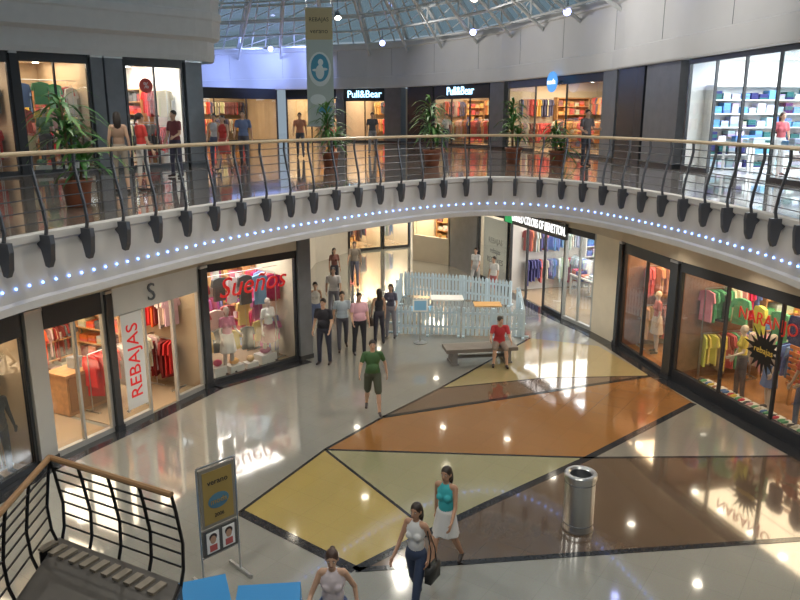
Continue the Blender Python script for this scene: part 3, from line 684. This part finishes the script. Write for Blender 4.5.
# ------------------------------------------------------------------ people
def person(name,loc,face,H=1.72,sex='m',pose={},skin=(.62,.38,.26),hair=(.03,.02,.015),top=(.2,.2,.2),bot=(.05,.05,.07),shoe=(.04,.03,.03),sleeve='short',legs='long',hairlen='short',vox=.015,bulk=1.0,bag=None,yaw=0,mannequin=False):
    k=H/1.75; P=[]; D2=math.radians
    g=lambda n,d=0:pose.get(n,d)
    lean=D2(g('lean',2)); piv=Vector((0,0,.98))
    def U(p):
        v=Vector(p)-piv; v=Matrix.Rotation(-lean,3,'X')@v; return v+piv
    hy=D2(yaw)
    def Hd(p):
        v=Vector(p)-Vector((0,0,1.6)); v=Matrix.Rotation(hy,3,'Z')@v; return U(v+Vector((0,0,1.6)))
    SK,HR,TP,BT,SH=0,1,2,3,4
    def cap(a,b_,r0,r1,l1,l2=None,cut=2): P.append(('c',Vector(a),Vector(b_),r0,r1,l1,l2 if l2 is not None else l1,cut))
    def el(c,r,l,R=None): P.append(('e',Vector(c),Vector(r),R,l))
    f=sex=='f'; sw=.155 if f else .185; B=bulk
    hipw=.17 if f else .162
    el((0,0,.97),(hipw*B,.118*B,.13),BT)
    el(U((0,.005,1.12)),((.128 if f else .148)*B,.1*B,.16),TP)
    el(U((0,.0,1.31)),((.145 if f else .17)*B,.108*B,.19),TP)
    if f:
        for s_ in(-1,1): el(U((s_*.065,.085,1.28)),(.06,.05,.06),TP)
    elif B>1.05: el(U((0,.06,1.1)),(.13*B,.1*B,.13),TP)
    if g('loose',not f): el(U((0,.0,1.02)),((.168)*B,.122*B,.13),TP)
    strap=SK if sleeve=='none' else TP
    cap(U((-sw+.02,-.01,1.435)),U((sw-.02,-.01,1.435)),.052,.052,strap)
    cap(U((0,-.01,1.42)),U((0,.005,1.56)),.062 if not f else .052,.052 if not f else .043,SK)
    R=Matrix.Rotation(-lean,3,'X')@Matrix.Rotation(hy,3,'Z')
    el(Hd((0,-.005,1.655)),(.074,.092,.098),SK,R); el(Hd((0,.028,1.59)),(.053,.06,.062),SK,R)
    cap(Hd((0,.085,1.65)),Hd((0,.108,1.618)),.009,.014,SK)
    for s_ in(-1,1): el(Hd((s_*.077,-.005,1.635)),(.012,.02,.032),SK,R)
    if not mannequin:
        el(Hd((0,-.022,1.678)),(.083,.094,.09),HR,R)
        if hairlen=='long': el(Hd((0,-.085,1.56)),(.085,.045,.17),HR,R); el(Hd((0,-.05,1.62)),(.09,.06,.12),HR,R)
        if hairlen=='bun': el(Hd((0,-.12,1.7)),(.04,.04,.04),HR,R)
        if hairlen=='tail': cap(Hd((0,-.1,1.69)),Hd((0,-.15,1.5)),.035,.018,HR)
    feet=[]
    for s_,n in((-1,'l'),(1,'r')):
        a=D2(g(n+'h')); kn=D2(g(n+'k')); ab=D2(g(n+'b',3))
        hip=Vector((s_*.088*B,0,.92)); d=Vector((s_*math.sin(ab),math.sin(a)*math.cos(ab),-math.cos(a)*math.cos(ab))); kne=hip+d*.43
        a2=a-kn; d2=Vector((s_*math.sin(ab)*.5,math.sin(a2),-math.cos(a2))).normalized(); ank=kne+d2*.415
        if legs=='long': cap(hip,kne,.092*B,.067,BT); cap(kne,ank,.066,.052,BT)
        elif legs=='shorts': cap(hip,kne,.1*B,.062,BT); cap(hip,hip+d*.38,.1*B,.088,BT); cap(kne,kne+d2*.2,.054,.058,SK); cap(kne+d2*.1,ank,.056,.036,SK)
        else: cap(hip,kne,.086*B,.054,SK if legs!='capri' else BT); cap(kne,kne+d2*.15,.053,.055,SK if legs!='capri' else BT); cap(kne+d2*.12,ank,.055,.034,SK)
        tl_=D2(g(n+'f',max(0,math.degrees(-a2))*.8)); td=Vector((s_*.12,math.cos(tl_),-math.sin(tl_))).normalized(); hu=Vector((0,-td.z,td.y))
        h0=ank+Vector((0,-.025,0))-Vector((0,0,.042)); t0=ank+td*.155-hu*.055
        cap(h0,t0,.042,.034,SH); cap(ank,h0,.036,.04,SH if legs=='long' else SK); feet+= [h0.z-.042,t0.z-.034]
        a=D2(g(n+'a')); ab=D2(g(n+'o',10)); e_=D2(g(n+'e',14)); inw=D2(g(n+'i',0))
        sh=U((s_*sw,-.01,1.425)); d=Vector((s_*math.sin(ab),math.sin(a)*math.cos(ab),-math.cos(a)*math.cos(ab))); elb=sh+d*.285
        a2=a+e_; ab2=ab*.4-inw; d2=Vector((s_*math.sin(ab2),math.sin(a2)*math.cos(ab2),-math.cos(a2)*math.cos(ab2))); wr=elb+d2*.245
        full=sleeve=='long'; ssl=sleeve in('short','long')
        cap(sh,elb,.05 if not f else .043,.04 if not f else .034,TP if ssl else SK,TP if full else SK,.62 if ssl else 2)
        if ssl and not full: cap(sh,sh+d*.17,.058 if not f else .05,.056 if not f else .047,TP)
        cap(elb,wr,.04 if not f else .034,.027 if not f else .024,TP if full else SK)
        w=Vector((1,0,0)).cross(d2).normalized(); lat=w.cross(d2).normalized()
        RR=Matrix((lat,w,d2)).transposed()
        el(wr+d2*.05,(.017,.04,.055),SK,RR)
        P.append(('hand',wr,d2,w,lat*(1 if lat.x*s_<0 else -1)))
    if legs=='skirt' or legs=='dress':
        P.append(('k',Vector((0,0,1.02)),g('hem',.55),.155*B,.115*B,.225*B,.175*B,BT))
    minz=min(feet); 
    b_=MB(); dm=greyp
    for p in P:
        if p[0]=='e': b_.ell(p[1],p[2],dm,16,10,p[3])
        elif p[0]=='c':
            _,a,c,r0,r1=p[:5]; d=(c-a).normalized() if (c-a).length>1e-5 else Vector((0,0,1)); pts=[];rr=[]
            for t in(0,.35,.7,.93): pts.append(a-d*r0*math.cos(t*math.pi/2)); rr.append(max(.002,r0*math.sin(t*math.pi/2)))
            for t in(0,.5,1): pts.append(a.lerp(c,t)); rr.append(r0+(r1-r0)*t)
            for t in(.93,.7,.35,0): pts.append(c+d*r1*math.cos(t*math.pi/2)); rr.append(max(.002,r1*math.sin(t*math.pi/2)))
            b_.tube(pts,rr,dm,12)
        elif p[0]=='k':
            _,c,hem,ax,ay,bx,by,l=p; n=24;rows=[(c.z,ax,ay),(c.z-.12,ax*1.15,ay*1.15),(hem,bx,by)]
            vs=[];fs=[]
            for q,(z,rx,ry) in enumerate(rows):
                for i in range(n):
                    t=2*math.pi*i/n; wv=1+(.05*math.sin(t*7) if q==2 else 0); vs.append((rx*wv*math.cos(t),ry*wv*math.sin(t),z))
            for q in range(2):
                for i in range(n): fs.append((q*n+(i+1)%n,q*n+i,(q+1)*n+i,(q+1)*n+(i+1)%n))
            fs+=[tuple(range(n)),tuple(range(2*n,3*n))[::-1]]; b_.add(vs,fs,dm)
    o=b_.obj('tmp'); md=o.modifiers.new('r','REMESH'); md.mode='VOXEL'; md.voxel_size=vox
    ms=o.modifiers.new('s','SMOOTH'); ms.factor=.5; ms.iterations=3 if vox<.02 else 2
    dg=bpy.context.evaluated_depsgraph_get(); me=bpy.data.meshes.new_from_object(o.evaluated_get(dg))
    old=o.data; bpy.data.objects.remove(o); bpy.data.meshes.remove(old)
    nv=len(me.vertices); V=np.empty(nv*3,'f'); me.vertices.foreach_get('co',V); V=V.reshape(-1,3)
    nf=len(me.polygons); Cn=np.empty(nf*3,'f'); me.polygons.foreach_get('center',Cn); Cn=Cn.reshape(-1,3)
    best=np.full(nf,9.);lab=np.zeros(nf,'i')
    for p in P:
        if p[0]=='e':
            q=Cn-np.array(p[1]); 
            if p[3]: q=q@np.array(p[3])
            r=np.array(p[2]); kk=np.sqrt(((q/r)**2).sum(1)); d=(kk-1)*r.min(); l=np.full(nf,p[4])
            if p[4]==HR: d=d-.004
        elif p[0]=='c':
            a=np.array(p[1]);c=np.array(p[2]);ab=c-a; t=((Cn-a)@ab)/max(1e-9,ab@ab); tc=np.clip(t,0,1)
            d=np.linalg.norm(Cn-a-tc[:,None]*ab,axis=1)-(p[3]+(p[4]-p[3])*tc); l=np.where(t<p[7],p[5],p[6])
        elif p[0]=='k':
            c=p[1];t=np.clip((c.z-Cn[:,2])/(c.z-p[2]),0,1); rx=p[3]+(p[5]-p[3])*t; ry=p[4]+(p[6]-p[4])*t
            d=(np.sqrt((Cn[:,0]/rx)**2+(Cn[:,1]/ry)**2)-1)*ry; out=(Cn[:,2]>c.z+.01)|(Cn[:,2]<p[2]-.02); d=np.where(out,9,np.abs(d)*.4-.01); l=np.full(nf,p[7])
        else: continue
        m_=d<best; best[m_]=d[m_]; lab[m_]=l[m_]
    fin=MB()
    cols=[mat('skin_%d'%int(skin[0]*100),skin,.5),mat('hair_%d'%int(hair[0]*100),hair,.5),cm(top),cm(bot),cm(shoe,.4)]
    if mannequin: cols[0]=cm(skin,.3)
    for c in cols: fin.mats.append(c)
    fin.v=[tuple(v) for v in V.tolist()]; fin.f=[tuple(p.vertices) for p in me.polygons]; fin.m=lab.tolist(); bpy.data.meshes.remove(me)
    for p in P:
        if p[0]=='hand':
            _,wr,d,w,inn=p
            for q,(off,Ln) in enumerate(((-.028,.062),(-.010,.075),(.010,.08),(.028,.07))):
                a=wr+d*.085+w*off; m1=a+d*Ln*.5+inn*.006; e=m1+(d*.75+inn*.65).normalized()*Ln*.5
                fin.tube([a-d*.02,a,m1,e,e+d*.004],[.008,.0085,.008,.0065,.002],cols[0],6)
            a=wr+d*.035+w*.03; m1=a+(d*.6+w*.7).normalized()*.035; e=m1+(d*.9+w*.1+inn*.3).normalized()*.03
            fin.tube([a-w*.01,a,m1,e],[.009,.0105,.0095,.006],cols[0],6)
    if not mannequin:
        ew=mat('eye_white',(.8,.8,.78),.3); ed=mat('eye_dark',(.03,.02,.015),.2); lip=mat('lips',(.4,.13,.1),.5)
        for s_ in(-1,1):
            fin.ell(Hd((s_*.03,.074,1.652)),(.013,.010,.008),ew,8,5,R); fin.ell(Hd((s_*.03,.083,1.652)),(.006,.004,.006),ed,6,4,R); fin.ell(Hd((s_*.031,.079,1.672)),(.018,.006,.004),cols[1],8,4,R)
        fin.ell(Hd((0,.083,1.588)),(.022,.008,.007),lip,8,5,R)
    if bag:
        bm=cm(bag,.5); x=-(sw+.12)
        fin.box(x-.05,x+.05,-.14,.16,.62,.86,bm); fin.tube([(x,-.1,.86),(x,-.05,1.1),(-sw,0,1.47),(x,.07,1.1),(x,.12,.86)],.01,bm,6)
    z=loc[2]-minz*k
    o=fin.obj(name,smooth=True,loc=(loc[0],loc[1],z),rz=math.radians(face)); o.scale=(k,k,k)
    return o
W1=dict(lh=24,lk=6,rh=-14,rk=16,la=-18,ra=22,le=12,re=22)
W2=dict(lh=-12,lk=22,rh=20,rk=4,la=20,ra=-16,le=24,re=12)
ST=dict(lh=2,lk=3,rh=-3,rk=2,la=3,ra=-2)
ST2=dict(lh=-2,lk=2,rh=6,rk=8,la=10,ra=5,le=60,re=20)
LEANF=dict(lh=4,lk=2,rh=-4,rk=4,la=35,ra=38,le=40,re=42,lean=12)
Z=.006
person('man_walking',(-.62,15.87,Z),186,1.72,'m',dict(W1,lo=22,ro=20,le=30,re=35),top=(.06,.14,.05),bot=(.08,.09,.06),legs='shorts',bulk=1.08)
person('man_standing',(-2.06,19.27,Z),165,1.82,'m',dict(ST2,le=40),top=(.02,.02,.03),bot=(.03,.035,.06),sleeve='short',bulk=1.15)
person('man_standing',(-1.66,20.55,Z),190,1.74,'m',W2,top=(.5,.6,.7),bot=(.1,.1,.13),bulk=1.05)
person('man_standing',(-1.15,20.1,Z),200,1.78,'m',dict(ST,ra=10,re=40),top=(.72,.42,.5),bot=(.03,.03,.04),bulk=1.2)
person('woman_standing',(-.62,21.1,Z),20,1.66,'f',ST,top=(.03,.03,.04),bot=(.04,.04,.06),sleeve='none',hairlen='long',bag=(.05,.03,.02))
person('woman_standing',(-.28,21.75,Z),170,1.66,'f',ST2,top=(.1,.1,.16),bot=(.25,.25,.3),hairlen='long')
person('woman_walking',(-2.6,22.1,Z),190,1.66,'f',W1,top=(.7,.68,.65),bot=(.15,.2,.35),hairlen='tail',sleeve='none')
person('man_walking',(-2.2,23.9,Z),180,1.76,'m',W2,top=(.62,.6,.6),bot=(.2,.2,.24))
person('woman_standing',(-2.54,28.1,Z),200,1.65,'f',ST,top=(.25,.1,.08),bot=(.05,.05,.07),hairlen='long',vox=.02)
person('man_walking',(-1.81,29.06,Z),180,1.75,'m',W1,top=(.3,.25,.2),bot=(.15,.15,.2),vox=.02)
person('woman_walking',(2.93,28.1,Z),150,1.68,'f',W2,top=(.75,.75,.74),bot=(.5,.5,.5),legs='capri',hairlen='tail',vox=.02)
person('man_standing',(3.45,26.6,Z),130,1.6,'m',ST,top=(.7,.68,.65),bot=(.4,.1,.1),legs='shorts',vox=.02)
person('man_sitting',(2.72,19.42,Z),178,1.74,'m',dict(lh=84,lk=80,rh=86,rk=88,la=28,ra=32,le=48,re=50,lo=14,ro=14,lb=8,rb=8,lean=14,lf=0,rf=0),top=(.5,.04,.05),bot=(.28,.22,.18),legs='shorts',yaw=30)
person('woman_walking',(.68,9.83,Z),150,1.66,'f',dict(W2,hem=.62),top=(.05,.45,.5),bot=(.72,.72,.72),sleeve='none',legs='skirt',hairlen='long',vox=.012,skin=(.5,.28,.18))
person('woman_walking',(.22,8.85,Z),150,1.62,'f',dict(W1,le=50),top=(.75,.75,.75),bot=(.04,.06,.12),sleeve='none',hairlen='long',bag=(.02,.02,.02),vox=.012,skin=(.5,.28,.18))
person('woman_walking',(-.8,7.75,Z),180,1.66,'f',dict(W1,lo=24,ro=22,le=45,re=45,lean=6),top=(.75,.66,.7),bot=(.1,.14,.3),sleeve='none',hairlen='bun',vox=.012,hair=(.06,.03,.02),bulk=1.12)
person('woman_standing',(-5.95,16.0,5.0),20,1.66,'f',ST,top=(.35,.22,.15),bot=(.3,.25,.2),legs='capri',sleeve='none',hairlen='long')
person('woman_standing',(-5.6,16.35,5.0),-40,1.64,'f',ST2,top=(.6,.05,.04),bot=(.6,.58,.55),legs='capri',hairlen='tail')
person('man_standing',(-6.0,20.2,5.0),150,1.72,'m',ST2,top=(.2,.05,.06),bot=(.06,.06,.1))
person('woman_walking',(-5.6,22.9,5.0),190,1.66,'f',W1,top=(.6,.6,.62),bot=(.1,.12,.2),hairlen='tail',sleeve='none')
person('woman_walking',(-5.25,22.5,5.0),170,1.62,'f',W2,top=(.6,.06,.05),bot=(.5,.1,.08),legs='skirt',sleeve='none',hairlen='long')
person('man_walking',(-5.0,24.2,5.0),185,1.76,'m',W1,top=(.15,.2,.35),bot=(.1,.1,.12))
person('man_walking',(-3.9,29.6,5.0),185,1.72,'m',W1,top=(.6,.25,.15),bot=(.1,.1,.12),vox=.02)
person('man_walking',(-1.2,33,5.0),180,1.75,'m',W2,top=(.1,.1,.12),bot=(.3,.3,.32),vox=.02)
person('woman_walking',(2.2,36,5.0),160,1.7,'f',W1,top=(.7,.68,.66),bot=(.1,.1,.15),vox=.02,hairlen='tail')
person('man_standing',(6.05,24.6,5.0),200,1.78,'m',dict(ST2,le=80,re=70),top=(.12,.1,.1),bot=(.03,.03,.04),sleeve='short')
def mq(M,x,y): v=M@Vector((x,y,.021)); return (v.x,v.y,v.z)
person('woman_standing',mq(MD,2.9,1.3),180,1.66,'f',ST,top=(.5,.1,.12),bot=(.6,.6,.6),vox=.02,hairlen='long')
person('man_standing',mq(MD,3.3,2.4),170,1.76,'m',ST,top=(.6,.6,.62),bot=(.15,.15,.2),vox=.02)
person('woman_standing',mq(MD,5.5,1.9),120,1.68,'f',ST2,top=(.75,.72,.7),bot=(.2,.25,.4),vox=.02,hairlen='tail')
def mann(p,face,**k): person('mannequin',p,face,1.8,mannequin=True,**k)
mann((-7.45,12.75,.021),-110,sex='m',pose=ST,skin=(.02,.02,.02),top=(.03,.03,.035),bot=(.02,.02,.02),sleeve='long',shoe=(.02,.02,.02))
mp=mq
mann(mp(M7,1.6,.75),80,sex='f',pose=ST2,skin=(.6,.5,.42),top=(.7,.55,.1),bot=(.06,.06,.08),hairlen='short')
mann(mp(M7,2.4,.85),90,sex='f',pose=ST,skin=(.6,.5,.42),top=(.7,.65,.6),bot=(.12,.2,.4),legs='skirt')
mann(mp(M7,3.5,.75),95,sex='m',pose=ST2,skin=(.5,.4,.32),top=(.55,.08,.06),bot=(.1,.12,.22))
mann(mp(M7,4.3,.7),85,sex='m',pose=ST,skin=(.5,.4,.32),top=(.02,.03,.05),bot=(.04,.08,.15))
mann(mp(M6,.9,.7),90,sex='f',pose=ST,skin=(.6,.5,.42),top=(.5,.12,.08),bot=(.6,.5,.4),legs='skirt',vox=.02)
mann(mp(M6,1.9,.7),90,sex='m',pose=ST,skin=(.5,.4,.32),top=(.1,.15,.3),bot=(.1,.08,.07),vox=.02)
mann(mp(M4,.8,.42),220,sex='f',pose=ST2,skin=(.6,.5,.45),top=(.6,.2,.3),bot=(.8,.75,.7),legs='skirt')
mann(mp(M4,2.1,.42),225,sex='f',pose=ST,skin=(.6,.5,.45),top=(.8,.78,.75),bot=(.3,.1,.12),legs='skirt')
mann(mp(MU,.7,.4),200,sex='f',pose=ST,skin=(.6,.5,.45),top=(.1,.25,.15),bot=(.05,.05,.06))
mann(mp(MU,1.4,.4),210,sex='m',pose=ST2,skin=(.6,.5,.45),top=(.5,.4,.1),bot=(.1,.15,.3))
# ------------------------------------------------------------------ soffit and ceiling lights
b=MB()
def ringpts(off,step):
    Q=catmull(EDGE,step,True); return [Q[i]-nrm(Q,i)*off for i in range(len(Q))]
for q in ringpts(1.0,2.6):
    if q.y<6: continue
    b.cyl((q.x,q.y,3.93),(q.x,q.y,3.95),.1,.1,lamp,12)
    light('SPOT','soffit_downlight',(q.x,q.y,3.9),90,(1,.9,.74),.09,target=(q.x,q.y,0),spot=120)
for x,y in((-1.5,24),(1.5,24),(-1.5,28),(1.5,29),(-1,33),(3.6,23)):
    b.cyl((x,y,3.93),(x,y,3.95),.1,.1,lamp,12); light('SPOT','soffit_downlight',(x,y,3.9),190,(1,.93,.82),.09,target=(x,y,0),spot=130)
b.obj('downlight_fittings')
b=MB()  # extra hanging floods, added as fill for the atrium and walkways
for x,y,t in((4,8,(3,13,0)),(6,16,(1,12,0)),(-4,6,(-2,13,0)),(-6,14,(0,14,0)),(1,3,(2,12,0)),(5,22,(2,17,0)),(0,26,(0,20,0)),(-10,30,(-3,26,5)),(3,32,(2,27,5)),(-3,38,(-2,34,5))):
    z=11.2; p=Vector((x,y,z)); d=(Vector(t)-p).normalized(); b.cyl(p-d*.3,p,.12,.18,greyp,12); b.cyl(p,p+d*.01,.15,.15,lamp,12); b.cyl(p-d*.2,(x,y,13.2),.015,.015,greyp,5)
    light('SPOT','roof_floodlight',p+d*.05,800,(1,.93,.80),.16,target=t,spot=115)
b.obj('roof_fill_floods')
w=bpy.data.worlds.new('World'); sc.world=w; w.use_nodes=True
bg=w.node_tree.nodes['Background']; bg.inputs[0].default_value=(.36,.45,.53,1); bg.inputs[1].default_value=.75
cam=bpy.data.cameras.new('Camera'); cam.sensor_width=36; cam.lens=36*740/800; cam.clip_end=300
co=bpy.data.objects.new('Camera',cam); sc.collection.objects.link(co); co.location=(0,0,6.6)
co.rotation_euler=(math.radians(90)-math.atan(184/740),0,0); sc.camera=co
sc.view_settings.view_transform='Standard'; sc.view_settings.exposure=0
